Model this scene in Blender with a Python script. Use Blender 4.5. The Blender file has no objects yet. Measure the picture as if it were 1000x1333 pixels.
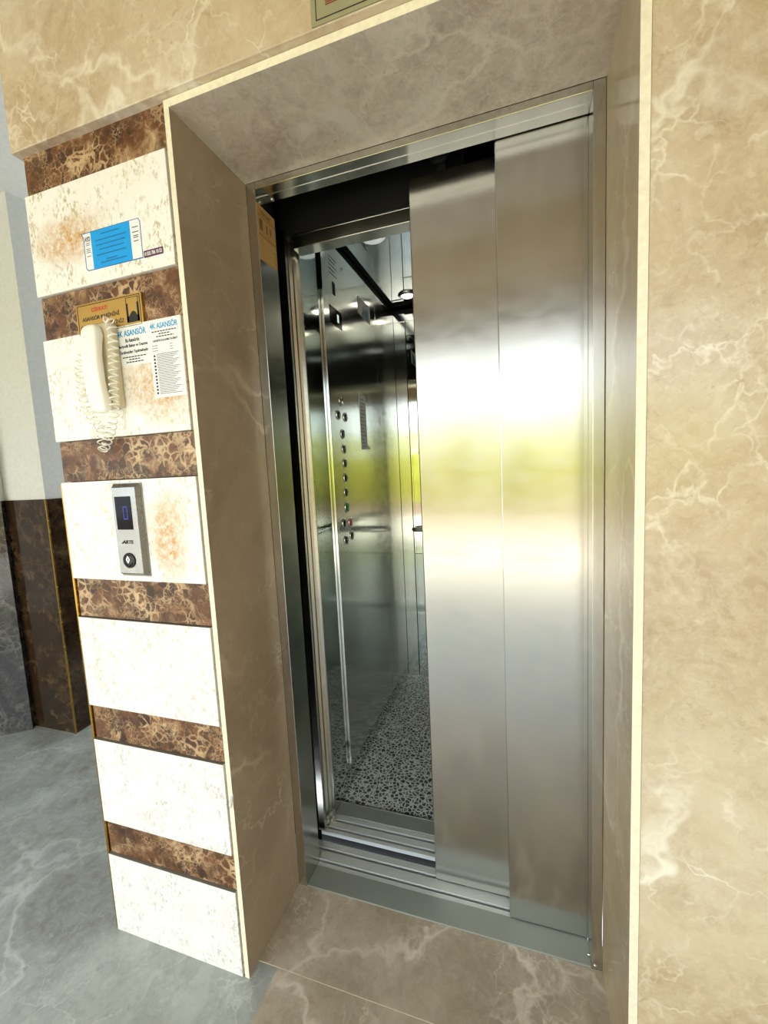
import bpy, bmesh, math, random
from mathutils import Vector, Matrix
random.seed(7)
SC = bpy.context.scene
COL = SC.collection
R = math.radians

# ------------------------------------------------------------------ helpers
def lin(c):
    return tuple(((v/255)/12.92 if v/255 <= .04045 else ((v/255+.055)/1.055)**2.4) for v in c) + (1,)

class NT:
    """small node-tree writer"""
    def __init__(s, name):
        s.m = bpy.data.materials.new(name); s.m.use_nodes = True
        s.t = s.m.node_tree; s.n = s.t.nodes; s.l = s.t.links
        s.b = s.n['Principled BSDF']
        s.tc = None
    def add(s, typ, props=None, **ins):
        nd = s.n.new(typ)
        for k, v in (props or {}).items(): setattr(nd, k, v)
        for k, v in ins.items():
            key = k.replace('_', ' ') if not k.startswith('i') or not k[1:].isdigit() else int(k[1:])
            s.put(nd.inputs[key], v)
        return nd
    def put(s, sock, v):
        if isinstance(v, bpy.types.NodeSocket): s.l.new(v, sock)
        elif isinstance(v, bpy.types.Node): s.l.new(v.outputs[0], sock)
        else: sock.default_value = v
    def obj(s, scale=(1, 1, 1), loc=(0, 0, 0), rot=(0, 0, 0)):
        if not s.tc: s.tc = s.n.new('ShaderNodeTexCoord')
        mp = s.n.new('ShaderNodeMapping')
        s.l.new(s.tc.outputs['Object'], mp.inputs['Vector'])
        mp.inputs['Scale'].default_value = scale; mp.inputs['Location'].default_value = loc; mp.inputs['Rotation'].default_value = rot
        return mp.outputs[0]
    def noise(s, v, scale, detail=6, rough=.6, dist=0):
        return s.add('ShaderNodeTexNoise', Vector=v, Scale=scale, Detail=detail, Roughness=rough, Distortion=dist)
    def warp(s, v, scale, amt):
        nz = s.noise(v, scale, 4, .6)
        sub = s.add('ShaderNodeVectorMath', {'operation': 'SUBTRACT'}, i0=nz.outputs['Color'], i1=(.5, .5, .5))
        sc = s.add('ShaderNodeVectorMath', {'operation': 'SCALE'}, i0=sub.outputs[0], Scale=amt)
        return s.add('ShaderNodeVectorMath', {'operation': 'ADD'}, i0=v, i1=sc.outputs[0]).outputs[0]
    def edge(s, v, scale):
        return s.add('ShaderNodeTexVoronoi', {'feature': 'DISTANCE_TO_EDGE'}, Vector=v, Scale=scale).outputs['Distance']
    def ramp(s, fac, stops, interp='LINEAR'):
        nd = s.n.new('ShaderNodeValToRGB'); cr = nd.color_ramp; cr.interpolation = interp
        while len(cr.elements) < len(stops): cr.elements.new(.5)
        for e, (p, c) in zip(cr.elements, stops):
            e.position = p; e.color = c if len(c) == 4 else (*c, 1)
        s.put(nd.inputs[0], fac); return nd.outputs[0]
    def mr(s, v, a, b, c=0, d=1):
        return s.add('ShaderNodeMapRange', {'clamp': True}, i0=v, i1=a, i2=b, i3=c, i4=d).outputs[0]
    def mul(s, a, b): return s.add('ShaderNodeMath', {'operation': 'MULTIPLY'}, i0=a, i1=b).outputs[0]
    def op(s, o, a, b=0.): return s.add('ShaderNodeMath', {'operation': o}, i0=a, i1=b).outputs[0]
    def mix(s, f, a, b, mode='MIX'):
        nd = s.n.new('ShaderNodeMix'); nd.data_type = 'RGBA'; nd.blend_type = mode
        s.put(nd.inputs[0], f); s.put(nd.inputs[6], a); s.put(nd.inputs[7], b); return nd.outputs[2]
    def bump(s, h, strength, dist=.002):
        bp = s.add('ShaderNodeBump', Strength=strength, Distance=dist, Height=h)
        s.l.new(bp.outputs[0], s.b.inputs['Normal'])
    def out(s, col, rough, spec=.5, metal=0.):
        s.put(s.b.inputs['Base Color'], col); s.put(s.b.inputs['Roughness'], rough)
        s.b.inputs['Specular IOR Level'].default_value = spec; s.b.inputs['Metallic'].default_value = metal
        return s.m

def plain(name, rgb, rough=.5, metal=0., spec=.5, var=.06, nscale=30):
    """single colour with a faint procedural mottling"""
    t = NT(name); v = t.obj(); c = lin(rgb)
    n = t.noise(v, nscale, 4)
    a = tuple(x*(1-var) for x in c[:3])+(1,); b = tuple(min(1, x*(1+var)) for x in c[:3])+(1,)
    return t.out(t.ramp(n.outputs[0], [(.35, a), (.65, b)]), rough, spec, metal)

def stone(name, dark, base, light, vein, seed=0, rough=.18, scale=1., veins=1., rot=(0, 0, 0), cloud=1.):
    """polished beige limestone: clouds, thin pale veins and finer threads"""
    t = NT(name); v = t.obj((scale,)*3, (seed*3.1, seed*1.7, seed*.9), rot)
    w = t.warp(v, 2.2, .45); w2 = t.warp(v, 9, .12)
    n1 = t.noise(w, 2.6, 10, .62, .6)
    c = t.ramp(n1.outputs[0], [(.28, lin(dark)), (.5, lin(base)), (.74, lin(light))])
    n2 = t.noise(w2, 38, 8, .7)
    c = t.mix(t.mr(n2.outputs[0], .42, .75, 0, .5*cloud), c, lin(light))
    n5 = t.noise(w2, 11, 8, .7, .4)
    c = t.mix(t.mr(n5.outputs[0], .5, .78, 0, .45*cloud), c, lin(dark))
    big = t.edge(t.warp(w, 5, .16), 1.35)
    mask = t.mr(t.noise(v, 1.7, 3).outputs[0], .38, .62)
    f1 = t.mul(t.mul(t.mr(big, .0, .022, 1, 0), mask), .95*veins)
    halo = t.mul(t.mul(t.mr(big, .0, .13, 1, 0), mask), .38*veins)
    halo = t.mul(halo, t.mr(t.noise(w2, 16, 8, .7).outputs[0], .4, .62))
    c = t.mix(halo, c, lin(vein)); c = t.mix(f1, c, lin(vein))
    th = t.edge(t.warp(v, 7, .25), 6.5)
    m2 = t.mr(t.noise(v, 3.1, 4).outputs[0], .5, .66)
    f2 = t.mul(t.mul(t.mr(th, .0, .03, 1, 0), m2), .75*veins)
    c = t.mix(f2, c, lin(vein))
    web = t.edge(t.warp(t.warp(v, 4, .2), 14, .07), 11)
    m3 = t.mr(t.noise(t.warp(v, 3, .3), 4.2, 6, .65).outputs[0], .5, .62)
    c = t.mix(t.mul(t.mul(t.mr(web, .0, .06, 1, 0), m3), .38*cloud*veins), c, lin(vein))
    sp = t.noise(t.warp(v, 20, .05), 60, 6, .7)
    c = t.mix(t.mul(t.mul(t.mr(sp.outputs[0], .56, .68), t.mr(t.noise(v, 5.3, 4).outputs[0], .48, .62)), .55*cloud), c, lin(dark))
    return t.out(c, rough, .5)

def emperador(name, dark, mid, vein, seed=0, rough=.3, scale=1., veins=.8):
    t = NT(name); v = t.obj((scale,)*3, (seed*2.3, seed, seed*1.1))
    w = t.warp(v, 12, .07)
    n1 = t.noise(t.warp(v, 6, .1), 14, 8, .65, .5)
    c = t.ramp(n1.outputs[0], [(.3, lin(dark)), (.52, lin(mid)), (.78, lin(vein))])
    cl = t.add('ShaderNodeTexVoronoi', Vector=w, Scale=38.)
    bw = t.n.new('ShaderNodeRGBToBW'); t.put(bw.inputs[0], cl.outputs['Color'])
    c = t.mix(t.mul(t.mr(bw.outputs[0], .35, .5, .8, 0), t.mr(t.noise(v, 7, 4).outputs[0], .4, .58)), c, lin(dark))
    e1 = t.edge(w, 38); e2 = t.edge(t.warp(v, 30, .05), 75)
    m = t.mr(t.noise(v, 8, 5, .6).outputs[0], .42, .66)
    c = t.mix(t.mul(t.mr(t.op('SUBTRACT', e1, t.mul(m, .16)), -.05, .03, 1, 0), t.mul(m, veins)), c, lin(vein))
    c = t.mix(t.mul(t.mul(t.mr(e2, 0, .10, 1, 0), t.mr(t.noise(v, 13, 3).outputs[0], .48, .62)), veins*.7), c, lin(vein))
    n3 = t.noise(v, 45, 6, .7)
    c = t.mix(t.mr(n3.outputs[0], .55, .75, 0, .7), c, lin(dark))
    return t.out(c, rough, .5)

def travertine(name, stain=None, pit=(168, 150, 116), seed=0, amount=1.):
    """white pitted tile; stain = (x, z, rx, rz) of an ochre patch in the stone"""
    t = NT(name); v = t.obj((1, 1, 1), (seed*1.3, 0, seed*.7))
    n0 = t.noise(t.warp(v, 8, .05), 9, 6)
    c = t.ramp(n0.outputs[0], [(.3, lin((248, 246, 238))), (.7, lin((254, 253, 251)))])
    if stain:
        p = t.obj((1/stain[2], 1, 1/stain[3]), (-stain[0]/stain[2], 0, -stain[1]/stain[3]))
        sx = t.n.new('ShaderNodeSeparateXYZ'); t.put(sx.inputs[0], t.warp(p, 1.6, 1.1))
        d = t.op('SQRT', t.op('ADD', t.op('POWER', sx.outputs[0], 2.), t.op('POWER', sx.outputs[2], 2.)))
        g = t.noise(v, 70, 8, .75)
        f = t.mul(t.mr(d, .35, 1.25, 1, 0), t.mr(g.outputs[0], .36, .62, .15, 1.))
        c = t.mix(f, c, lin((206, 152, 66)))
    sp = t.noise(t.obj((1.5, 1, .8), (seed, 0, 0), (0, .6, 0)), 95, 3, .6)
    mk = t.noise(v, 15, 4, .6)
    f = t.mul(t.mr(sp.outputs[0], .52, .62), t.mr(mk.outputs[0], .42, .58))
    c = t.mix(t.mul(f, .8*amount), c, lin(pit))
    t.bump(sp.outputs[0], .08)
    return t.out(c, .35, .4)

def steel(name, rgb, rough, aniso=0., brushed=0., var=.05, wavy=0., rot=0., metal=1.):
    t = NT(name); c = lin(rgb); v = t.obj()
    n = t.noise(v, 3, 3)
    a = tuple(x*(1-var) for x in c[:3])+(1,); b = tuple(min(1, x*(1+var)) for x in c[:3])+(1,)
    col = t.ramp(n.outputs[0], [(.35, a), (.65, b)])
    if aniso:
        t.b.inputs['Anisotropic'].default_value = aniso; t.b.inputs['Anisotropic Rotation'].default_value = rot
        tg = t.add('ShaderNodeTangent', {'direction_type': 'UV_MAP'})
        t.l.new(tg.outputs[0], t.b.inputs['Tangent'])
    if brushed:
        g = t.noise(t.obj((2.5, 2.5, 900)), 1, 2)
        t.bump(g.outputs[0], brushed, .0004)
    if wavy:
        g = t.noise(t.obj((1, 1, .5)), 2.2, 2)
        t.bump(g.outputs[0], wavy, .02)
    sm = t.noise(t.obj((2, 2, 5)), 6, 5)
    return t.out(col, t.mr(sm.outputs[0], .3, .7, rough*.85, rough*1.15), .5, metal)

def emit(name, rgb, strength, base=(20, 20, 20)):
    t = NT(name); t.b.inputs['Emission Color'].default_value = lin(rgb); t.b.inputs['Emission Strength'].default_value = strength
    return t.out(lin(base), .3)

# ------------------------------------------------------------------ mesh building
def root_of(o):
    while o.parent: o = o.parent
    return o

class MB:
    def __init__(s): s.b = bmesh.new()
    def _tag(s, faces, mat):
        for f in faces: f.material_index = mat
    def box(s, x0, x1, y0, y1, z0, z1, mat=0, bev=0., seg=2, mt=None):
        r = bmesh.ops.create_cube(s.b, size=1.)
        vs = r['verts']
        bmesh.ops.scale(s.b, vec=(x1-x0, y1-y0, z1-z0), verts=vs)
        bmesh.ops.translate(s.b, vec=((x0+x1)/2, (y0+y1)/2, (z0+z1)/2), verts=vs)
        fs = set(f for v in vs for f in v.link_faces)
        s._tag(fs, mat)
        if bev:
            es = list(set(e for v in vs for e in v.link_edges))
            rr = bmesh.ops.bevel(s.b, geom=es, offset=bev, segments=seg, affect='EDGES', profile=.5)
            s._tag(rr['faces'], mat); vs = list(set(v for f in rr['faces'] for v in f.verts) | set(v for v in vs if v.is_valid))
        if mt is not None: bmesh.ops.transform(s.b, matrix=mt, verts=[v for v in vs if v.is_valid])
        return s
    def face_mat(s, test, mat):
        s.b.normal_update()
        for f in s.b.faces:
            if test(f.normal, f.calc_center_median()): f.material_index = mat
        return s
    def tube(s, pts, r, n=10, mat=0, cap=True, smooth=True, radii=None):
        pts = [Vector(p) for p in pts]; rings = []
        up = None
        for i, p in enumerate(pts):
            d = (pts[min(i+1, len(pts)-1)] - pts[max(i-1, 0)]).normalized()
            if up is None:
                up = Vector((0, 0, 1)) if abs(d.z) < .9 else Vector((1, 0, 0))
            a = (up - d*up.dot(d)).normalized(); up = a; b2 = d.cross(a)
            rr = radii[i] if radii else r
            rings.append([s.b.verts.new(p + a*rr*math.cos(2*math.pi*k/n) + b2*rr*math.sin(2*math.pi*k/n)) for k in range(n)])
        for i in range(len(rings)-1):
            for k in range(n):
                f = s.b.faces.new((rings[i][k], rings[i][(k+1) % n], rings[i+1][(k+1) % n], rings[i+1][k])); f.material_index = mat; f.smooth = smooth
        if cap:
            s.b.faces.new(rings[0][::-1]).material_index = mat; s.b.faces.new(rings[-1]).material_index = mat
        return s
    def lathe(s, prof, o, axis, mat=0, n=28, sx=1., sy=1., smooth=True):
        """prof: (radius, height) pairs turned about axis at o"""
        axis = Vector(axis).normalized(); q = Vector((0, 0, 1)).rotation_difference(axis).to_matrix()
        o = Vector(o); rings = []
        for (rad, h) in prof:
            if rad < 1e-6: rings.append([s.b.verts.new(o + q @ Vector((0, 0, h)))])
            else: rings.append([s.b.verts.new(o + q @ Vector((rad*sx*math.cos(2*math.pi*k/n), rad*sy*math.sin(2*math.pi*k/n), h))) for k in range(n)])
        for A, B in zip(rings, rings[1:]):
            for k in range(n):
                k2 = (k+1) % n
                if len(A) == 1 and len(B) == 1: continue
                if len(A) == 1: vv = (A[0], B[k], B[k2])
                elif len(B) == 1: vv = (A[k], A[k2], B[0])
                else: vv = (A[k], A[k2], B[k2], B[k])
                f = s.b.faces.new(vv); f.material_index = mat; f.smooth = smooth
        return s
    def poly(s, pts, depth, mat=0):
        """prism: outline pts (3-D) extruded by vector depth"""
        d = Vector(depth)
        A = [s.b.verts.new(Vector(p)) for p in pts]; B = [s.b.verts.new(Vector(p)+d) for p in pts]
        fs = [s.b.faces.new(A), s.b.faces.new(B[::-1])]
        for i in range(len(A)):
            j = (i+1) % len(A); fs.append(s.b.faces.new((A[j], A[i], B[i], B[j])))
        s._tag(fs, mat); return s
    def mesh(s, me, M, mat=0):
        n0 = len(s.b.verts); f0 = len(s.b.faces)
        s.b.from_mesh(me); s.b.verts.ensure_lookup_table(); s.b.faces.ensure_lookup_table()
        bmesh.ops.transform(s.b, matrix=M, verts=s.b.verts[n0:])
        s._tag(s.b.faces[f0:], mat); return s
    def build(s, name, mats, parent=None, kind=None, label=None, normals=True):
        if normals: bmesh.ops.recalc_face_normals(s.b, faces=s.b.faces)
        me = bpy.data.meshes.new(name)
        if parent is not None:
            bmesh.ops.translate(s.b, vec=-root_of(parent).location, verts=s.b.verts)
        uvl = s.b.loops.layers.uv.new('UVMap')
        for f in s.b.faces:
            nz = abs(f.normal.z) > .7
            for lp in f.loops:
                c = lp.vert.co
                lp[uvl].uv = (c.y, c.x) if nz else (c.z, c.x + c.y)
        s.b.to_mesh(me); s.b.free()
        for m in (mats if isinstance(mats, (list, tuple)) else [mats]): me.materials.append(m)
        o = bpy.data.objects.new(name, me); COL.objects.link(o)
        if parent is not None: o.parent = parent
        if kind: o['kind'] = kind
        if label: o['label'] = label
        return o

def thing(name, label, cat, loc, group=None):
    o = bpy.data.objects.new(name, None); COL.objects.link(o); o.location = loc; o.empty_display_size = .05
    o['label'] = label; o['category'] = cat
    if group: o['group'] = group
    return o

def glyphs(txt, bold=0., spacing=1.):
    cu = bpy.data.curves.new('lettering', 'FONT'); cu.body = txt; cu.size = 1; cu.offset = bold; cu.space_character = spacing
    cu.extrude = .004
    ob = bpy.data.objects.new('lettering', cu); COL.objects.link(ob)
    bpy.context.view_layer.update()
    me = bpy.data.meshes.new_from_object(ob.evaluated_get(bpy.context.evaluated_depsgraph_get()))
    bpy.data.objects.remove(ob); bpy.data.curves.remove(cu)
    return me

def write(mb, txt, o, u, v, w, h, mat=0, bold=.01, italic=0., align='l'):
    """lettering in the plane (u, v) fitted to w x h metres; o = lower left corner"""
    me = glyphs(txt, bold)
    xs = [q.co.x for q in me.vertices]; ys = [q.co.y for q in me.vertices]
    x0, x1 = min(xs), max(xs); y0, y1 = min(ys), max(ys)
    u = Vector(u); v = Vector(v); n = u.cross(v)
    sx = w/(x1-x0); sy = h/(y1-y0)
    M = Matrix((( u.x*sx, v.x*sy+u.x*sx*italic, n.x*.05, 0), (u.y*sx, v.y*sy+u.y*sx*italic, n.y*.05, 0), (u.z*sx, v.z*sy+u.z*sx*italic, n.z*.05, 0), (0, 0, 0, 1)))
    M = Matrix.Translation(Vector(o)) @ M @ Matrix.Translation((-x0, -y0, 0))
    mb.mesh(me, M, mat); bpy.data.meshes.remove(me)

# ------------------------------------------------------------------ materials
M = {}
M['beige'] = stone('beige_marble', (180, 155, 124), (206, 186, 157), (226, 213, 189), (249, 245, 230), 1, cloud=1.3)
M['beige_right'] = stone('beige_marble_right', (172, 148, 116), (202, 183, 152), (224, 212, 186), (249, 244, 228), 3.37, cloud=1.4)
M['beige_jamb_shaded'] = stone('shaded_beige_marble_jamb', (152, 133, 113), (170, 151, 129), (188, 170, 147), (228, 214, 192), 5.2, rough=.3, veins=.9, cloud=.5)  # same beige stone, darkened so the jamb's shade sits in its colour
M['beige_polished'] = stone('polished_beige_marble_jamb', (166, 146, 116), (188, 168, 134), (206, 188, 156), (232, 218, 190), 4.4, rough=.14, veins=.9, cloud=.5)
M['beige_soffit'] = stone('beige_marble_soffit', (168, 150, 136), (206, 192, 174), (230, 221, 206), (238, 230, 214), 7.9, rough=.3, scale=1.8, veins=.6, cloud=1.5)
M['cream_edge'] = plain('cream_cut_stone_edge', (248, 240, 216), .4, nscale=80)
M['emp'] = emperador('dark_brown_marble', (46, 25, 12), (118, 76, 44), (230, 198, 154), 1, rough=.45)
M['emp_dado'] = emperador('dark_brown_dado_marble', (36, 24, 14), (54, 38, 24), (112, 90, 64), 4, rough=.1, scale=.6, veins=.25)
M['dado_grey'] = emperador('polished_grey_brown_marble', (40, 38, 40), (70, 68, 70), (150, 146, 140), 6, rough=.06, scale=.7, veins=.3)
M['trav'] = [travertine('white_travertine_%d' % i, st, seed=i*1.7+.3, pit=pt, amount=am) for i, (st, pt, am) in enumerate([
    (None, (178, 180, 178), .8), (None, (178, 177, 170), .8), (None, (194, 182, 150), .8), ((-.125, 1.25, .065, .115), (196, 180, 136), .7),
    ((-.10, 1.63, .11, .10), (196, 176, 130), .9), ((-.34, 2.01, .13, .06), (192, 172, 126), 1.)])]
M['grout'] = plain('grey_grout', (120, 116, 106), .8)
M['floor_grey'] = stone('grey_floor_stone', (128, 126, 118), (152, 157, 153), (184, 189, 186), (216, 220, 218), 9.3, cloud=1.2, rough=.16, veins=.55)
M['floor_tan'] = stone('tan_floor_stone', (144, 132, 113), (168, 156, 136), (194, 183, 164), (226, 218, 202), 12.1, rough=.22, scale=1.3)
M['plaster'] = plain('white_plaster', (222, 223, 219), .8, nscale=60, var=.04)
M['ceil'] = plain('cream_ceiling_paint', (166, 150, 122), .8, var=.04)
M['gold'] = steel('brass_trim', (206, 166, 78), .25)
M['door'] = steel('brushed_door_steel', (184, 182, 175), .17, aniso=.6)
M['frame'] = steel('brushed_frame_steel', (200, 198, 190), .2, aniso=.5)
M['mirror'] = steel('polished_car_steel', (200, 206, 202), .06, wavy=.035)
M['satin'] = steel('satin_car_steel', (212, 214, 206), .14, aniso=.6, wavy=.03, rot=.25)
M['ceilsteel'] = steel('mirror_ceiling_steel', (206, 210, 218), .04, wavy=.05)
M['chrome'] = steel('bright_chrome', (214, 214, 210), .12)
M['mirrorglass'] = steel('mirror_glass', (222, 226, 222), .015)
M['alu'] = None
t = NT('ribbed_aluminium'); g = t.add('ShaderNodeTexWave', {'bands_direction': 'Y'}, Vector=t.obj(), Scale=75., Distortion=0.)
t.bump(g.outputs[0], .5, .001); M['alu'] = t.out(lin((222, 228, 228)), .5, .5, .45)
M['dull'] = steel('scuffed_sill_steel', (176, 184, 180), .4, metal=.6)
M['black'] = plain('black_void_paint', (7, 8, 10), .7)
M['rubber'] = plain('black_rubber', (18, 18, 19), .45)
M['shaft'] = plain('dark_shaft_concrete', (14, 14, 16), .9)
t = NT('pebble_print_floor'); v = t.obj((1, 1, 1)); w = t.warp(v, 40, .008)
e = t.edge(w, 56); cc = t.add('ShaderNodeTexVoronoi', Vector=w, Scale=56.)
bw = t.n.new('ShaderNodeRGBToBW'); t.put(bw.inputs[0], cc.outputs['Color'])
pc = t.ramp(bw.outputs[0], [(.1, lin((46, 58, 64))), (.55, lin((84, 98, 102))), (.75, lin((116, 126, 120))), (.97, lin((178, 180, 172)))])
M['pebble'] = t.out(t.mix(t.mr(e, .07, .15), lin((226, 232, 224)), pc), .3)
M['cream_plastic'] = plain('cream_plastic', (254, 252, 244), .35, var=.02)
M['ivory'] = plain('ivory_plastic_base', (214, 204, 174), .4, var=.02)
M['paper'] = plain('white_paper', (246, 247, 248), .6, var=.02)
M['blue'] = plain('cyan_blue_print', (0, 164, 244), .5, var=.03)
M['bluedk'] = plain('darker_blue_print', (10, 112, 184), .5, var=.02)
M['cyan'] = plain('cyan_lettering', (24, 158, 214), .5, var=.02)
M['ink'] = plain('black_ink', (28, 28, 30), .6, var=.02)
M['greyink'] = plain('grey_ink', (130, 134, 138), .6, var=.02)
M['teal'] = plain('teal_print', (20, 112, 140), .4, var=.1)
M['goldplate'] = steel('gold_anodised_plate', (206, 168, 96), .42)
M['redink'] = plain('red_ink', (206, 40, 20), .5, var=.02)
M['purple'] = plain('plum_print', (92, 44, 84), .5, var=.02)
M['signgrey'] = plain('grey_green_sign_plate', (160, 156, 124), .45, var=.03)
M['brownred'] = plain('brown_red_print', (140, 62, 46), .5, var=.02)
M['tansticker'] = plain('kraft_tan_sticker', (196, 158, 104), .5, var=.04)
M['tandark'] = plain('brown_print', (120, 88, 50), .5)
M['goldline'] = plain('pale_gold_print', (222, 190, 106), .5)
M['panelmetal'] = steel('satin_silver_panel', (150, 150, 148), .28, aniso=.4, brushed=.06)
M['glassblk'] = plain('black_display_glass', (8, 7, 14), .12, spec=.1)
M['digit'] = emit('violet_blue_digit_glow', (48, 36, 220), .45)
M['btnblk'] = plain('black_button_plastic', (24, 24, 24), .25)
M['green'] = plain('green_button_plastic', (24, 140, 76), .25)
M['red'] = plain('red_button_plastic', (206, 40, 50), .3)
M['lampoff'] = emit('unlit_frosted_lamp_added_glow', (235, 238, 236), .35, (196, 198, 196))  # unlit discs given a faint glow standing in for light they catch
M['lampon'] = emit('lit_lamp_lens', (255, 248, 226), 6.0, (230, 228, 220))
M['dispglow'] = emit('pale_display_digit', (190, 210, 200), .8)

# ------------------------------------------------------------------ setting: portal and left pillar
H = 2.22; W = .93; D = .275; CE = 2.845
ST = dict(kind='structure')

pil = MB().box(-.468, -.020, .012, .262, 0, 2.9).build('wall_left', M['grout'], **ST)
bands = [(.0, .26), (.37, .635), (.742, 1.01), (1.124, 1.396), (1.508, 1.777), (1.89, 2.14)]
for i, (a, b) in enumerate(bands):
    MB().box(-.482, -.0205, -.006, .012, a, b, bev=.0015).face_mat(lambda n, c: n.z > .9, 1).build('travertine_tile', [M['trav'][i], M['grout']], pil)
strips = [(.262, .369), (.637, .740), (1.012, 1.122), (1.398, 1.506), (1.779, 1.888), (2.142, 2.238)]
for i, (a, b) in enumerate(strips):
    MB().box(-.479, -.0195, .002, .012, a, b).build('dark_marble_strip', M['emp'], pil)
# gold edge profile on the pillar's outer corner
MB().box(-.4895, -.4825, -.003, .012, 0, 1.39).build('trim_1', M['gold'], **ST)
# lintel wall with the big beige slab
lin_w = MB().box(-.468, W+.017, .012, .262, 2.262, 2.9).build('wall_top', M['grout'], **ST)
MB().box(-.492, W+.0165, -.020, .012, 2.238, 2.585, bev=.002).build('beige_slab', M['beige'], lin_w)
MB().box(-.482, W+.0165, -.006, .012, 2.587, 2.72).build('dark_marble_strip', M['emp'], lin_w)
MB().box(-.492, W+.0165, -.020, .012, 2.722, 2.845).build('beige_slab', M['beige'], lin_w)
# jamb slabs with pale cut front edge
front = lambda n, c: n.y < -.9
MB().box(-.014, 0, -.004, D, 0, H).face_mat(front, 1).build('trim_2', [M['beige_jamb_shaded'], M['cream_edge']], **ST)
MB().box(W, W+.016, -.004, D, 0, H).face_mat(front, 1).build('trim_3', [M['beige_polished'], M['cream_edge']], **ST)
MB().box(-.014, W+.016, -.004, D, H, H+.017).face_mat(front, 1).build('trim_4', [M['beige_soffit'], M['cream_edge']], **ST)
MB().lathe([(0, -.006), (.004, -.005), (.007, 0), (.005, .004), (0, .006)], (-.006, -.004, .535), (.2, -1, .1), n=7, sx=.9, sy=3.2, smooth=False).build('chipped_edge', M['plaster'], bpy.data.objects['trim_2'], label='broken chip on the pale edge')
# right wall: cut edge continues above the lintel, then the wide slab
wr = MB().box(W+.0170, 2.3, .020, .262, 0, 2.9).build('wall_right', M['grout'], **ST)
MB().box(W+.0170, 2.2, -.002, .020, 0, 2.845).build('beige_slab', M['beige_right'], wr)
MB().box(2.2, 2.3, -2.75, .02, 0, CE).build('wall_side', M['beige_right'], **ST)
# lift shaft behind
MB().box(-.468, -.36, .262, 2.0, -.3, 2.9).build('wall_shaft_left', M['shaft'], **ST)
MB().box(1.50, 1.6, .262, 2.0, -.3, 2.9).build('wall_shaft_right', M['shaft'], **ST)
MB().box(-.468, 1.6, 2.0, 2.1, -.3, 2.9).build('wall_shaft_back', M['shaft'], **ST)
MB().box(-.36, 1.5, .29, 2.0, -.34, -.3).build('floor_shaft', M['shaft'], **ST)
MB().box(-.468, 1.6, .262, 2.1, 2.9, 2.96).build('shaft_lid_blocking_sky', M['shaft'], **ST)  # unseen lid, added to keep sky light out of the shaft

# floors
fl = MB().box(-4.2, 2.3, -2.75, .04, -.08, 0, 0).build('floor', M['floor_grey'], **ST)
MB().box(-4.2, -.468, .04, 3.2, -.08, 0).build('floor_hall', M['floor_grey'], **ST)
MB().box(-.014, W+.016, .0425, D, -.08, 0).build('threshold_slab', M['floor_tan'], fl, label='tan marble slab in the recess before the lift')
MB().box(-.014, W+.016, .0398, .0427, -.08, -.0002).build('grout_line', M['cream_edge'], fl)
MB().box(.062, .72, -.56, .0395, -.01, .0006).build('floor_tile', M['floor_tan'], fl)
MB().box(.723, 1.38, -.56, .0395, -.01, .0006).build('floor_tile', M['floor_tan'], fl)
# ceiling
MB().box(-4.2, 2.3, -2.75, -.021, CE, CE+.12).build('ceiling', M['ceil'], **ST)
MB().box(-4.2, -.494, -.021, 3.2, CE, CE+.12).build('ceiling_hall', M['plaster'], **ST)

# hall at the left: clad column, angled wall and back walls
colm = MB().box(-1.985, -1.662, .722, 1.6, 0, CE).build('wall_column', M['plaster'], **ST)
MB().box(-1.99, -1.652, .713, .722, 0, 1.318).build('dado_panel', M['emp_dado'], colm)
MB().box(-1.662, -1.652, .7225, 1.6, 0, 1.318).build('dado_panel', M['emp_dado'], colm)
MB().box(-1.6525, -1.646, .709, .7165, 0, 1.316).build('brass_corner_bead', M['gold'], colm)
ang = math.atan2(-.109, -.145)
mt = Matrix.Translation((-1.98, .722, 0)) @ Matrix.Rotation(ang, 4, 'Z')
MB().box(.0, 2.6, -.05, .05, 0, 1.318, mt=mt).build('wall_angled_dado', M['dado_grey'], **ST)
MB().box(.0, 2.6, -.045, .055, 1.318, CE, mt=mt).build('wall_angled', M['plaster'], **ST)
MB().box(-1.662, -.468, 3.1, 3.2, 0, CE).build('wall_back', M['plaster'], **ST)
MB().box(-4.2, -4.1, -2.75, .0, 0, CE).build('wall_outer_left', M['plaster'], **ST)
# entrance front: beam over the wide opening
MB().box(-4.2, 2.3, -2.85, -2.75, 2.50, CE+.12).build('wall_entrance', M['ceil'], **ST)

# ------------------------------------------------------------------ landing door frame, sill and door leaves
fr = thing('elevator_door_frame', 'brushed steel door surround set inside the marble portal', 'door frame', (W/2, D, 0))
FD = .342
j = MB().box(.0005, .030, D, .372, .0, H-.0005, bev=.0012).build('jamb', M['frame'], fr)
MB().box(.9035, W-.0005, D, FD, .0, H-.0005, bev=.0012).build('jamb', M['frame'], fr)
MB().box(.0302, .9033, D, FD, 2.2, H-.0005, bev=.0015).box(.0302, .9033, .3085, .3105, 2.1985, 2.2).build('head', M['frame'], fr)
mb = MB()
mb.lathe([(0, .004), (.004, .003), (.005, 0)], (.898, .290, .022), (0, -1, 0), n=12).lathe([(0, .004), (.004, .003), (.005, 0)], (.912, D, .012), (0, -1, 0), n=12)
mb.lathe([(0, .005), (.005, .004), (.006, 0)], (.05, .332, 2.2), (0, 0, -1), n=12)
mb.build('screw', M['chrome'], fr, label='bright screw heads')

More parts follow.
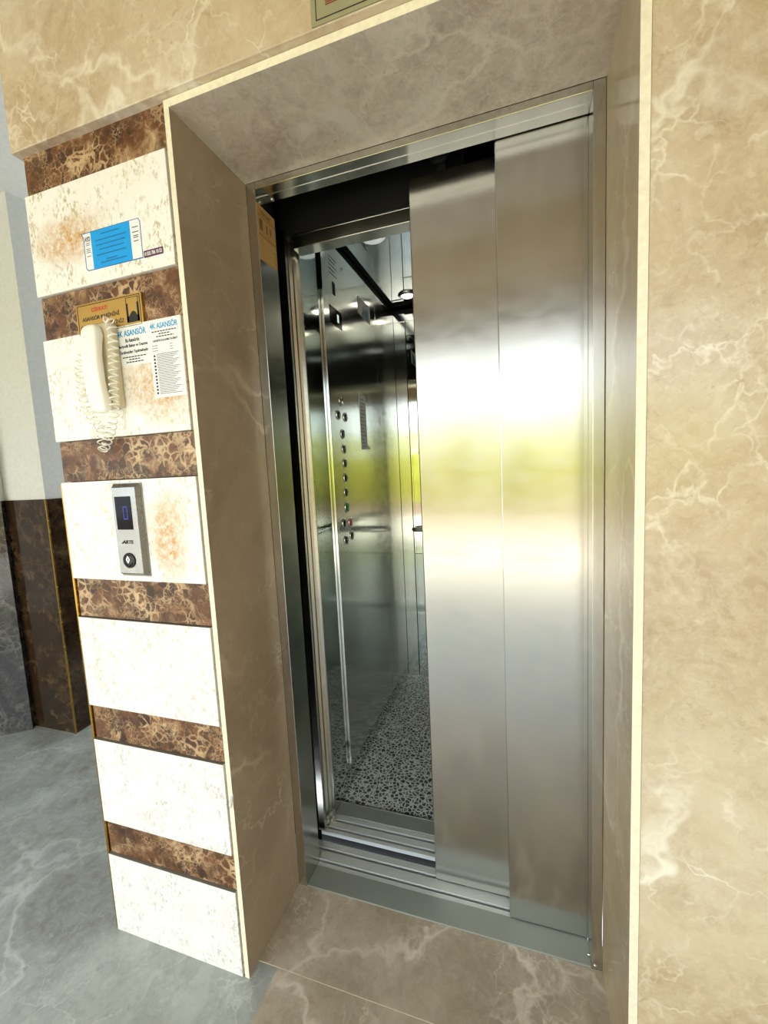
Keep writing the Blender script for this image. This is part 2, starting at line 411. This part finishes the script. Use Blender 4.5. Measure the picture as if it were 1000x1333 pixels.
sl = thing('landing_sill', 'ribbed aluminium landing sill with two door tracks below the steel doors', 'door sill', (W/2, D, 0))
MB().box(.0302, .9033, D+.0005, .3505, -.05, .004, bev=.001).build('steel_apron', M['dull'], sl)
mb = MB().box(-.2, 1.45, .351, .4475, -.05, -.012, 1)
for a, b in ((.351, .366), (.3755, .411), (.4215, .4475)): mb.box(.0305 if a < .37 else -.2, 1.45, a, b, -.012, .003, bev=.001)
mb.build('track', [M['alu'], M['black']], sl)

def leaf(name, label, x0, x1, y0, y1, z1):
    o = thing(name, label, 'lift door', ((x0+x1)/2, (y0+y1)/2, .008))
    MB().box(x0, x1, y0, y1, .008, z1, bev=.003).build('panel', M['door'], o)
    MB().box(x0+.05, x0+.10, (y0+y1)/2-.004, (y0+y1)/2+.004, -.006, .008).box(x1-.10, x1-.05, (y0+y1)/2-.004, (y0+y1)/2+.004, -.006, .008).build('guide_shoe', M['rubber'], o)
    mb = MB()
    for xx in (x0+.09, x1-.09): mb.lathe([(0, -.006), (.025, -.006), (.03, 0), (.025, .006), (0, .006)], (xx, (y0+y1)/2, z1+.055), (0, 1, 0), n=18).box(xx-.012, xx+.012, y1-.006, y1, z1-.02, z1+.06)
    mb.build('hanger_roller', M['black'], o)
    return o
leaf('elevator_door_panel', 'wider looking front brushed steel leaf at the right, beside the frame', .687, 1.13, .346, .384, 2.206)
leaf('elevator_door_panel', 'rear brushed steel leaf half open, left edge facing the dark car', .446, .89, .406, .4385, 2.206)
# ------------------------------------------------------------------ lift car
CW = .565; BK = 1.78
car = thing('elevator_car', 'small steel lift car with pebble patterned floor behind the half open doors', 'elevator', (.28, .49, 0))
MB().box(.0, CW, .640, BK, -.04, .0).build('car_floor', M['pebble'], car, label='grey blue pebble patterned floor')
mb = MB().box(-.02, CW+.02, .486, .5725, -.05, -.012, 1)
for a, b in ((.486, .502), (.512, .540), (.5505, .5725)): mb.box(-.02, CW+.02, a, b, -.012, .003, bev=.001)
mb.build('car_sill', [M['alu'], M['black']], car)
MB().box(.0, CW, .573, .6395, -.04, .005, bev=.001).build('threshold_plate', M['dull'], car)
MB().box(.0, CW, .636, .6415, .0045, .0065).build('floor_edge_strip', M['chrome'], car)
# left wall: skirting, panels with dark joints
MB().box(-.03, -.006, .55, BK, -.04, 2.36).build('wall_backing', M['black'], car)
MB().box(-.006, -.001, .55, BK, 0, .066).build('skirting', M['mirror'], car)
for a, b in ((.552, .735), (.737, 1.411), (1.416, 1.778)):
    MB().box(-.006, .0, a, b, .07, 2.335, bev=.0012).build('wall_panel', M['mirror'] if a < .7 else M['satin'], car)
# back wall
MB().box(.0, CW, BK+.003, BK+.03, -.04, 2.36).build('wall_backing', M['black'], car)
MB().box(.001, .074, BK-.004, BK+.003, .0, 2.335, bev=.001).build('wall_panel', M['satin'], car)
MB().box(.078, CW-.002, BK-.004, BK+.003, .0, .83, bev=.001).build('wall_panel', M['mirror'], car)
MB().box(.078, CW-.002, BK-.004, BK+.003, .832, 2.2, bev=.001).build('wall_mirror', M['mirrorglass'], car, label='mirror on the back wall')
MB().box(.078, CW-.002, BK-.004, BK+.003, 2.203, 2.30, bev=.001).build('wall_panel', M['satin'], car)
MB().box(.0, CW, BK-.012, BK-.004, 2.285, 2.325, bev=.002).build('top_moulding', M['chrome'], car)
# right wall
MB().box(CW, CW+.03, .55, BK, -.04, 2.36).build('wall_backing', M['black'], car)
for a, b in ((.552, .955), (.96, 1.368), (1.373, 1.778)):
    MB().box(CW-.006, CW-.0002, a, b, .0, 2.335, bev=.0012).build('wall_panel', M['satin'], car)
# ceiling with black reveal
MB().box(-.03, CW+.03, .55, BK+.03, 2.372, 2.40).build('car_ceiling', M['ceilsteel'], car)
MB().box(-.03, -.012, .55, BK, 2.36, 2.372).build('ceiling_reveal', M['black'], car)
MB().box(CW+.012, CW+.03, .55, BK, 2.36, 2.372).build('ceiling_reveal', M['black'], car)
# front posts and header
mb = MB().poly([(-.03, .488, .004), (-.03, .552, .004), (.004, .552, .004), (.018, .548, .004), (.018, .540, .004), (.009, .540, .004), (.009, .530, .004), (.002, .525, .004), (.002, .514, .004), (-.006, .508, .004), (-.006, .488, .004)], (0, 0, 2.2))
mb.build('door_post', M['frame'], car)
MB().box(CW-.015, CW+.03, .488, .552, .004, 2.155).build('door_post', M['frame'], car)
MB().box(.02, CW-.016, .497, .552, 2.142, 2.185, bev=.0015).box(.02, CW-.016, .495, .4975, 2.182, 2.186).build('header', M['frame'], car)
MB().box(-.03, CW+.03, .50, .552, 2.186, 2.40).build('header_upper', M['black'], car)
# handrail on the back wall
mb = MB().tube([(.085, BK-.004, .995), (.085, BK-.03, .995), (.092, BK-.044, .995), (.11, BK-.05, .995), (.3, BK-.05, .995), (CW-.075, BK-.05, .995)], .014, 14)
mb.tube([(CW-.12, BK-.05, .995), (CW-.12, BK-.004, .995)], .008, 8)
mb.build('handrail', M['chrome'], car)
mb = MB().tube([(CW-.05, .72, .995), (CW-.05, 1.74, .995)], .014, 14)
for yy in (.8, 1.55): mb.tube([(CW-.05, yy, .995), (CW-.004, yy, .995)], .008, 8)
mb.build('handrail', M['chrome'], car)
# ceiling lamps
for x, y, on in ((.158, .952, 0), (.142, 1.60, 1), (CW-.155, .952, 0), (CW-.145, 1.60, 1)):
    lp = MB().lathe([(.054, .0), (.054, -.004), (.048, -.010), (.042, -.012), (.036, -.010), (.034, -.006)], (x, y, 2.372), (0, 0, 1), n=36).build('ceiling_lamp', M['lampoff'] if not on else M['chrome'], car)
    MB().lathe([(.035, -.004), (.030, -.012), (.022, -.016), (0, -.018)], (x, y, 2.372), (0, 0, 1), n=30).build('lens', M['lampon'] if on else M['lampoff'], lp)
# car operating panel
CX = .011
cop = MB().box(.0005, CX, .735, .972, .105, 2.315, bev=.0025).build('control_panel', M['satin'], car, label='tall satin steel operating panel')
MB().box(.0005, CX+.001, .7325, .7365, .105, 2.315, bev=.0025).build('edge_trim', M['chrome'], cop)
MB().box(CX-.001, CX+.002, .792, .912, 1.995, 2.066, bev=.001).build('floor_display', M['glassblk'], cop, label='black display window')
mb = MB()
write(mb, '1', (CX+.0024, .86, 2.015), (0, 1, 0), (0, 0, 1), .018, .032, bold=.0)
mb.build('display_digit', M['dispglow'], cop)
def button(y, z, m, r=.0165):
    b = MB().lathe([(r+.004, 0), (r+.004, .003), (r+.001, .0045), (r, .003)], (CX, y, z), (1, 0, 0), n=24).build('floor_button', M['chrome'], cop)
    MB().lathe([(r, .002), (r*.95, .0045), (r*.5, .0055), (0, .0057)], (CX, y, z), (1, 0, 0), n=24).build('button_cap', m, b)
for y, z, m in ((.853, 1.688, M['chrome']), (.815, 1.626, M['btnblk']), (.89, 1.623, M['btnblk']), (.851, 1.548, M['btnblk']), (.856, 1.484, M['btnblk']), (.856, 1.423, M['btnblk']),
                (.855, 1.359, M['btnblk']), (.850, 1.297, M['btnblk']), (.812, 1.165, M['btnblk']), (.882, 1.160, M['red']), (.822, 1.09, M['btnblk']), (.888, 1.10, M['btnblk'])):
    button(y, z, m)
button(.852, 1.231, M['green'], .02)
mb = MB().lathe([(.009, 0), (.009, .003), (.004, .004), (.003, 0)], (CX, .945, 2.262), (1, 0, 0), n=16)
mb.build('key_switch', M['chrome'], cop)
mb = MB()
for k in range(5): mb.box(CX, CX+.0006, .805, .885 - (k % 2)*.02, 2.262-k*.016, 2.265-k*.016)
mb.box(CX, CX+.0006, .83, .86, 2.12, 2.17)
mb.build('engraved_plate_text', M['ink'], cop)

# notices stuck on the car's left wall
st = thing('car_notice', 'blue and white sticker high on the car wall behind the control panel', 'sticker', (.0005, 1.24, 2.15))
MB().poly([(.0006, 1.152, 2.15), (.0006, 1.33, 2.143), (.0006, 1.33, 2.235), (.0006, 1.152, 2.23)], (.0006, 0, 0)).build('sheet', M['paper'], st)
MB().poly([(.0013, 1.20, 2.149), (.0013, 1.305, 2.146), (.0013, 1.305, 2.228), (.0013, 1.225, 2.20)], (.0003, 0, 0)).build('print', M['teal'], st)
st = thing('car_notice', 'narrow pale paper notice at chest height on the car wall, corner curling', 'notice', (.0005, 1.16, 1.49))
mb = MB().poly([(.0006, 1.103, 1.49), (.0006, 1.19, 1.492), (.0006, 1.188, 1.757), (.0006, 1.103, 1.759)], (.0006, 0, 0))
mb.poly([(.0012, 1.17, 1.492), (.006, 1.225, 1.493), (.0012, 1.19, 1.515)], (.0005, 0, 0))
mb.build('sheet', M['paper'], st)
mb = MB()
for k in range(14): mb.box(.0013, .0016, 1.112, 1.175-(k*7 % 3)*.012, 1.505+k*.0175, 1.5075+k*.0175)
mb.build('print_lines', M['greyink'], st)

# sticker on the steel jamb
st = thing('safety_sticker', 'tan safety sticker with fine print on the left steel door jamb', 'sticker', (.0304, .32, 2.012))
MB().box(.0302, .0306, .2765, .370, 2.014, 2.168).build('sheet', M['tansticker'], st)
mb = MB()
for z0 in (2.138, 2.085): mb.box(.0306, .0309, .28, .366, z0, z0+.002)
mb.box(.0306, .0309, .285, .30, 2.10, 2.13).box(.0306, .0309, .32, .325, 2.10, 2.125).box(.0306, .0309, .34, .345, 2.105, 2.125)
write(mb, 'DİKKAT', (.0308, .295, 2.145), (0, 1, 0), (0, 0, 1), .05, .014, bold=.02)
mb.build('print', M['tandark'], st)
mb = MB()
for k in range(8): mb.box(.0306, .0309, .30, .364-(k % 3)*.008, 2.022+k*.0075, 2.0245+k*.0075)
mb.build('print_lines', M['goldline'], st)

# ------------------------------------------------------------------ things on the left pillar
YF = -.006
X = (1, 0, 0); Z = (0, 0, 1)
# blue information sticker
st = thing('information_sticker', 'blue and white maintenance sticker on the topmost pale tile of the pillar', 'sticker', (-.2, YF, 1.92))
MB().poly([(-.302, YF, 2.012), (-.295, YF, 2.0), (-.296, YF, 1.93), (-.290, YF, 1.922), (-.112, YF, 1.920), (-.111, YF, 2.003), (-.116, YF, 2.011)], (0, -.0006, 0)).build('border', M['bluedk'], st)
MB().poly([(-.297, YF-.0006, 2.0095), (-.292, YF-.0006, 2.0), (-.293, YF-.0006, 1.930), (-.288, YF-.0006, 1.924), (-.1135, YF-.0006, 1.922), (-.1128, YF-.0006, 2.002), (-.1168, YF-.0006, 2.0092)], (0, -.0004, 0)).build('sheet', M['paper'], st)
MB().box(-.269, -.143, YF-.0014, YF-.001, 1.9225, 2.0093).build('blue_field', M['blue'], st)
mb = MB()
for z0, a, b in ((1.998, -.235, -.175), (1.985, -.255, -.155), (1.974, -.255, -.16), (1.963, -.245, -.165), (1.951, -.255, -.16), (1.938, -.225, -.19), (1.932, -.245, -.16)):
    mb.box(a, b, YF-.0017, YF-.0014, z0, z0+.0028)
mb.build('print_lines', M['bluedk'], st)
mb = MB()
write(mb, 'AYD', (-.29, YF-.0014, 1.990), X, Z, .018, .011, bold=.01)
for z0 in (1.985, 1.981, 1.972, 1.968, 1.964, 1.955): mb.box(-.288, -.274, YF-.0014, YF-.001, z0, z0+.0012)
mb.build('small_print', M['ink'], st); mb = MB()
for z0, a in ((1.992, .018), (1.981, .02), (1.973, .015), (1.969, .015), (1.961, .014)): mb.box(-.1275-a/2, -.1275+a/2, YF-.0014, YF-.001, z0, z0+.0016)
mb.build('small_print', M['ink'], st)
st = thing('phone_number_strip', 'small plum strip with a white phone number beside the blue sticker', 'sticker', (-.08, YF, 1.918))
mt = Matrix.Translation((-.08, 0, 1.927)) 
MB().box(-.109, -.051, YF-.0006, YF, 1.919, 1.9345).build('strip', M['purple'], st)
mb = MB(); write(mb, '0 532 706 10 52', (-.1055, YF-.0009, 1.9225), X, Z, .051, .0085, bold=.02); mb.build('number', M['paper'], st)

# gold warning plate
YG = .0024
st = thing('warning_plate', 'gold warning plate with red heading, partly behind the wall telephone', 'sign', (-.24, YG, 1.765))
MB().box(-.350, -.132, YG-.008, YG, 1.768, 1.848, bev=.001).build('plate', M['goldplate'], st)
mb = MB(); yy = YG-.0082
for a, b, c, d in ((-.345, -.137, 1.8425, 1.844), (-.345, -.137, 1.772, 1.7735), (-.345, -.3435, 1.772, 1.844), (-.1385, -.137, 1.772, 1.844)): mb.box(a, b, yy-.0003, yy+.0002, c, d)
write(mb, 'ASANSÖR KABİNİNİ', (-.330, yy, 1.8045), X, Z, .125, .0125, bold=.015)
write(mb, 'GÖRMEDEN BİNMEYİNİZ', (-.338, yy, 1.785), X, Z, .146, .0125, bold=.015)
# pictogram: open shaft with a figure at the bottom
for a, b, c, d in ((-.182, -.1425, 1.8385, 1.8397), (-.182, -.1808, 1.781, 1.8397), (-.1437, -.1425, 1.781, 1.8397), (-.182, -.1765, 1.781, 1.826), (-.148, -.1425, 1.781, 1.826), (-.182, -.1425, 1.781, 1.796)):
    mb.box(a, b, yy-.0003, yy+.0002, c, d)
mb.poly([(-.174, yy+.0002, 1.796), (-.15, yy+.0002, 1.796), (-.153, yy+.0002, 1.803), (-.160, yy+.0002, 1.807), (-.166, yy+.0002, 1.805)], (0, -.0005, 0))
mb.build('black_lettering', M['ink'], st)
mb = MB(); write(mb, 'DİKKAT!', (-.295, yy, 1.824), X, Z, .052, .013, bold=.015); mb.build('red_lettering', M['redink'], st)

# two 4K ASANSÖR notices
st = thing('maintenance_notice', 'short white notice with cyan heading directly right of the telephone', 'sign', (-.17, YF, 1.68))
MB().box(-.224, -.1205, YF-.0008, YF, 1.679, 1.772).build('sheet', M['paper'], st)
mb = MB(); yy = YF-.001
write(mb, '4K ASANSÖR', (-.2195, yy, 1.7495), X, Z, .093, .0175, bold=.02); mb.build('heading', M['cyan'], st)
mb = MB()
write(mb, 'Bu Asansörün', (-.194, yy, 1.735), X, Z, .044, .009, bold=.02)
write(mb, 'Periyodik Bakım ve Onarımı', (-.2175, yy, 1.7205), X, Z, .092, .0095, bold=.02)
write(mb, 'Tarafımızdan Yapılmaktadır', (-.2165, yy, 1.706), X, Z, .092, .0095, bold=.02)
for k, (a, b) in enumerate(((-.208, -.132), (-.188, -.154), (-.198, -.142))):
    x = a
    while x < b: mb.box(x, min(b, x+.0075), yy-.0002, yy+.0001, 1.698-k*.0062, 1.7005-k*.0062); x += .0095
mb.build('black_print', M['ink'], st)
st = thing('usage_notice', 'tall white instruction notice with cyan heading beside the jamb edge', 'sign', (-.07, YF, 1.592))
MB().box(-.1195, -.0225, YF-.0008, YF, 1.592, 1.7735).build('sheet', M['paper'], st)
mb = MB(); write(mb, '4K ASANSÖR', (-.1135, yy, 1.7545), X, Z, .084, .0155, bold=.02); mb.build('heading', M['cyan'], st)
mb = MB()
for k, (a, b) in enumerate(((-.109, -.036), (-.089, -.054), (-.097, -.044))):
    x = a
    while x < b: mb.box(x, min(b, x+.0065), yy-.0002, yy+.0001, 1.7465-k*.006, 1.7488-k*.006); x += .0085
write(mb, 'ASANSÖR KULLANMA TALİMATI', (-.108, yy, 1.724), X, Z, .074, .0062, bold=.02)
mb.build('black_print', M['ink'], st); mb = MB()
for k in range(12): mb.box(-.1105, -.1055, yy-.0002, yy+.0001, 1.689-k*.0080, 1.6935-k*.0080)
mb.build('black_print', M['ink'], st)
mb = MB()
for k in range(3): mb.box(-.112, -.095, yy-.0002, yy+.0001, 1.7145-k*.006, 1.716-k*.006).box(-.058, -.050, yy-.0002, yy+.0001, 1.7145-k*.006, 1.716-k*.006)
for k in range(25): mb.box(-.101, -.034-(k*5 % 4)*.006, yy-.0002, yy+.0001, 1.694-k*.0039, 1.6955-k*.0039)
mb.build('grey_print', M['greyink'], st)

# call panel
cp = thing('hall_call_panel', 'slim silver lift call panel on the middle pale tile, below the telephone', 'call panel', (-.24, YF, 1.138))
y1 = YF; y0 = YF-.015
mb = MB().poly([(-.2865, y1, 1.139), (-.192, y1, 1.139), (-.192, y1, 1.386), (-.197, y1, 1.3885), (-.2815, y1, 1.3885), (-.2865, y1, 1.386)], (0, -.004, 0))
mb.poly([(-.2845, y1-.004, 1.141), (-.194, y1-.004, 1.141), (-.194, y1-.004, 1.385), (-.2845, y1-.004, 1.385)], (0, -.001, 0))
# bevelled body
A = [(-.2845, y1-.004, 1.141), (-.194, y1-.004, 1.141), (-.194, y1-.004, 1.386), (-.2845, y1-.004, 1.386)]
B = [(-.281, y0, 1.150), (-.202, y0, 1.150), (-.202, y0, 1.376), (-.281, y0, 1.376)]
va = [mb.b.verts.new(q) for q in A]; vb = [mb.b.verts.new(q) for q in B]
mb.b.faces.new(vb)
for i in range(4): mb.b.faces.new((va[i], va[(i+1) % 4], vb[(i+1) % 4], vb[i]))
mb.build('plate', M['panelmetal'], cp)
ds = MB().box(-.2735, -.2195, y0-.0008, y0+.001, 1.266, 1.353, bev=.0004).build('display', M['glassblk'], cp, label='black floor display')
mb = MB(); s = .0024; dx0, dx1, dz0, dz1 = -.2475, -.2325, 1.293, 1.327; ya, yb = y0-.0013, y0-.0008
mb.box(dx0, dx1, ya, yb, dz0, dz0+s).box(dx0, dx1, ya, yb, dz1-s, dz1)
for x in (dx0, dx1-s): mb.box(x, x+s, ya, yb, dz0+.003, (dz0+dz1)/2-.001).box(x, x+s, ya, yb, (dz0+dz1)/2+.001, dz1-.003)
mb.build('digit', M['digit'], ds, label='blue lit zero')
mb = MB(); write(mb, 'ARTE', (-.262, y0-.0005, 1.2285), X, Z, .036, .0095, bold=.02, italic=.25)
mb.poly([(-.267, y0, 1.2285), (-.263, y0, 1.2285), (-.251, y0, 1.238), (-.254, y0, 1.238)], (0, -.0005, 0)); mb.build('maker_lettering', M['ink'], cp)
bt = MB().lathe([(.0205, 0), (.0205, .002), (.018, .0035), (.0165, .002)], (-.245, y0, 1.184), (0, -1, 0), n=36).build('call_button', M['btnblk'], cp, label='black round call button')
MB().lathe([(.0168, .001), (.0150, .003), (.009, .0038), (0, .004)], (-.245, y0, 1.184), (0, -1, 0), n=36).build('button_cap', M['btnblk'], bt)
mb = MB().poly([(-.245, y0-.0038, 1.177), (-.2385, y0-.0038, 1.187), (-.245, y0-.0038, 1.197), (-.2515, y0-.0038, 1.187)], (0, -.0012, 0))
mb.poly([(-.245, y0-.005, 1.182), (-.2425, y0-.005, 1.187), (-.245, y0-.005, 1.192), (-.2475, y0-.005, 1.187)], (0, -.0003, 0), 1)
mb.build('arrow_mark', [M['chrome'], M['btnblk']], bt)

# wall telephone
ph = thing('wall_telephone', 'cream intercom telephone with coiled cord hanging over the gold plate', 'telephone', (-.225, YF, 1.5))
mb = MB().box(-.305, -.2125, -.030, YF, 1.577, 1.785, bev=.009, seg=4)
mb.build('base', M['ivory'], ph)
# handset: one swept body, thicker at ear and mouth ends
mb = MB(); b = mb.b; n = 16; rings = []
zs = [1.564, 1.566, 1.571, 1.580, 1.595, 1.615, 1.64, 1.67, 1.70, 1.73, 1.75, 1.762, 1.770, 1.774, 1.776]
for z in zs:
    tt = (z-1.564)/(1.776-1.564)
    endr = math.sqrt(max(0, 1-max(0, (abs(tt-.5)-.39)/.11)**2))*.97+.03
    hw = .0265*(.35+.65*endr)
    s_ = min(1, max(0, (abs(tt-.5)-.22)/.14)); yb_ = -.040+.0095*s_
    yf_ = -.063+.010*(2*abs(tt-.5))**2
    cy = (yb_+yf_)/2; hy = abs(yf_-yb_)/2*(.45+.55*endr)
    cx = -.2545 - .004*tt
    ring = []
    for k in range(n):
        a = 2*math.pi*k/n; c_, s2 = math.cos(a), math.sin(a)
        sq = lambda q: math.copysign(abs(q)**.42, q)
        ring.append(b.verts.new((cx+hw*sq(c_), cy+hy*sq(s2), z)))
    rings.append(ring)
for A, B in zip(rings, rings[1:]):
    for k in range(n):
        f = b.faces.new((A[k], A[(k+1) % n], B[(k+1) % n], B[k])); f.smooth = True
b.faces.new(rings[0][::-1]); b.faces.new(rings[-1])
mb.build('handset', M['cream_plastic'], ph)
# coiled cord along a path
def spline(pts, n):
    P = [Vector(p) for p in pts]; P = [P[0]*2-P[1]]+P+[P[-1]*2-P[-2]]; out = []
    for i in range(1, len(P)-2):
        for k in range(n):
            t_ = k/n; a, b_, c, d = P[i-1], P[i], P[i+1], P[i+2]
            out.append(.5*((2*b_)+(-a+c)*t_+(2*a-5*b_+4*c-d)*t_**2+(-a+3*b_-3*c+d)*t_**3))
    return out+[P[-2]]
path = spline([(-.222, -.036, 1.782), (-.198, -.042, 1.778), (-.193, -.042, 1.745), (-.200, -.042, 1.683), (-.207, -.042, 1.63), (-.216, -.040, 1.575), (-.236, -.034, 1.535), (-.268, -.024, 1.500), (-.291, -.021, 1.474),
               (-.296, -.019, 1.500), (-.298, -.018, 1.53), (-.320, -.018, 1.556), (-.342, -.018, 1.599), (-.348, -.018, 1.649), (-.344, -.018, 1.697), (-.325, -.018, 1.735)], 26)
L = [0]
for a, b_ in zip(path, path[1:]): L.append(L[-1]+(b_-a).length)
tot = L[-1]; N = 1500; coil = []; turns = 40; i = 0
for k in range(N+1):
    sd = tot*k/N
    while i < len(L)-2 and L[i+1] < sd: i += 1
    f = (sd-L[i])/max(1e-9, L[i+1]-L[i]); c = path[i].lerp(path[i+1], f); d = (path[i+1]-path[i]).normalized()
    e1 = (Vector((0, -1, 0))-d*(-d.y)).normalized(); e2 = d.cross(e1)
    a = 2*math.pi*turns*k/N; rr = .0098*min(1, k/40)*min(1, (N-k)/40)
    coil.append(c+e1*rr*math.cos(a)+e2*rr*math.sin(a))
MB().tube(coil, .0017, 6).build('coiled_cord', M['cream_plastic'], ph)

# capacity sign over the lintel
YS = -.0203
st = thing('capacity_sign', 'grey green capacity sign on the beige slab over the lintel', 'sign', (.57, YS, 2.239))
MB().box(.368, .768, YS-.002, YS, 2.2405, 2.44, bev=.0006).build('plate', M['signgrey'], st)
mb = MB(); yy = YS-.0022
for a, b, c, d in ((.378, .758, 2.2485, 2.2503), (.378, .758, 2.429, 2.431), (.378, .3797, 2.2485, 2.431), (.7563, .758, 2.2485, 2.431)): mb.box(a, b, yy-.0002, yy+.0003, c, d)
write(mb, 'MAKSİMUM', (.447, yy, 2.285), X, Z, .085, .015, bold=.02)
write(mb, '1 kişi(ortalama 75 kg)', (.452, yy, 2.270), X, Z, .1, .010, bold=.0)
write(mb, '4', (.552, yy, 2.274), X, Z, .022, .04, bold=.03)
write(mb, 'KİŞİ', (.59, yy, 2.274), X, Z, .06, .03, bold=.02)
mb.build('black_lettering', M['ink'], st)
mb = MB()
for r0, r1 in ((.0225, .0195), (.016, .0135), (.0095, .006)): mb.lathe([(r0, 0), (r0, .0006), (r1, .0006), (r1, 0)], (.411, yy+.0004, 2.303), (0, -1, 0), n=32)
for k in range(3): mb.box(.399, .423, yy-.0002, yy+.0003, 2.276-k*.0035, 2.278-k*.0035)
mb.build('round_emblem', M['brownred'], st)

# ------------------------------------------------------------------ outdoors, seen mirrored in the steel
MB().box(-14, 14, -7.4, -2.86, -.14, -.02).build('ground_pavement', plain('pale_paving', (200, 194, 182), .8, nscale=4), **ST)
MB().box(-14, 14, -30, -7.4, -.16, -.04).build('ground_soil', plain('brown_road_soil', (128, 104, 84), .9, nscale=3, var=.2), **ST)
leafm = NT('hedge_leaf'); n_ = leafm.noise(leafm.obj(), 3., 4)
leafm = leafm.out(leafm.ramp(n_.outputs[0], [(.35, lin((172, 186, 60))), (.6, lin((228, 220, 104)))]), .6)
mb = MB(); b = mb.b
def blob(cx, cy, z0, z1, rx, ry, nl):
    for _ in range(nl):
        while True:
            u, v, w = random.uniform(-1, 1), random.uniform(-1, 1), random.uniform(-1, 1)
            q = u*u+v*v+w*w
            if .45 < q < 1: break
        p = Vector((cx+u*rx, cy+v*ry, (z0+z1)/2+w*(z1-z0)/2))
        a = Vector((random.gauss(0, 1), random.gauss(0, 1), random.gauss(0, 1))).normalized(); c = a.orthogonal().normalized()
        s = random.uniform(.10, .2)
        b.faces.new([b.verts.new(p+a*s), b.verts.new(p+c*s*.5), b.verts.new(p-a*s), b.verts.new(p-c*s*.5)])
for k in range(15):
    hx = -12+k*1.7
    blob(hx, -12.6+random.uniform(-.3, .3), -.2, random.uniform(2.9, 3.6), 1.2, 1.0, 560)
mb.box(-13, 13, -12.9, -12.3, -.04, 1.9)
hd = mb.build('hedge', leafm, normals=False)
hd['label'] = 'sunlit yellow green hedge outdoors, seen only as a reflection in the steel doors'; hd['category'] = 'hedge'

# ------------------------------------------------------------------ light
wd = bpy.data.worlds.new('World'); SC.world = wd; wd.use_nodes = True
bg = wd.node_tree.nodes['Background']; bg.inputs[0].default_value = (.86, .93, 1, 1); bg.inputs[1].default_value = 3.2
sun = bpy.data.lights.new('sun', 'SUN'); sun.energy = 7.; sun.angle = R(.6); sun.color = (1, .95, .86)
so = bpy.data.objects.new('sun', sun); COL.objects.link(so)
so.rotation_euler = Vector((.4, -.22, -.88)).to_track_quat('-Z', 'Y').to_euler(); so.location = (-5, -5, 9)

# ------------------------------------------------------------------ camera
cd = bpy.data.cameras.new('camera'); cam = bpy.data.objects.new('camera', cd); COL.objects.link(cam)
cd.sensor_fit = 'VERTICAL'; cd.sensor_height = 24; cd.lens = 547.657/1333*24; cd.clip_start = .01
yaw, pit, rol = -.3152, -.1029, -.0493
fw = Vector((math.sin(yaw)*math.cos(pit), math.cos(yaw)*math.cos(pit), math.sin(pit)))
r0 = Vector((math.cos(yaw), -math.sin(yaw), 0)); u0 = r0.cross(fw)
rr = r0*math.cos(rol)+u0*math.sin(rol); uu = -r0*math.sin(rol)+u0*math.cos(rol)
cam.matrix_world = Matrix(((rr.x, uu.x, -fw.x, .7361), (rr.y, uu.y, -fw.y, -.8503), (rr.z, uu.z, -fw.z, 1.3918), (0, 0, 0, 1)))
SC.camera = cam
SC.view_settings.view_transform = 'Standard'; SC.view_settings.look = 'None'; SC.view_settings.gamma = 1; SC.view_settings.use_curve_mapping = False
SC.view_settings.exposure = 0.5
SC.cycles.use_denoising = True; SC.cycles.sample_clamp_indirect = 2.5; SC.cycles.blur_glossy = 1.
SC.cycles.max_bounces = 14; SC.cycles.glossy_bounces = 10; SC.cycles.diffuse_bounces = 6
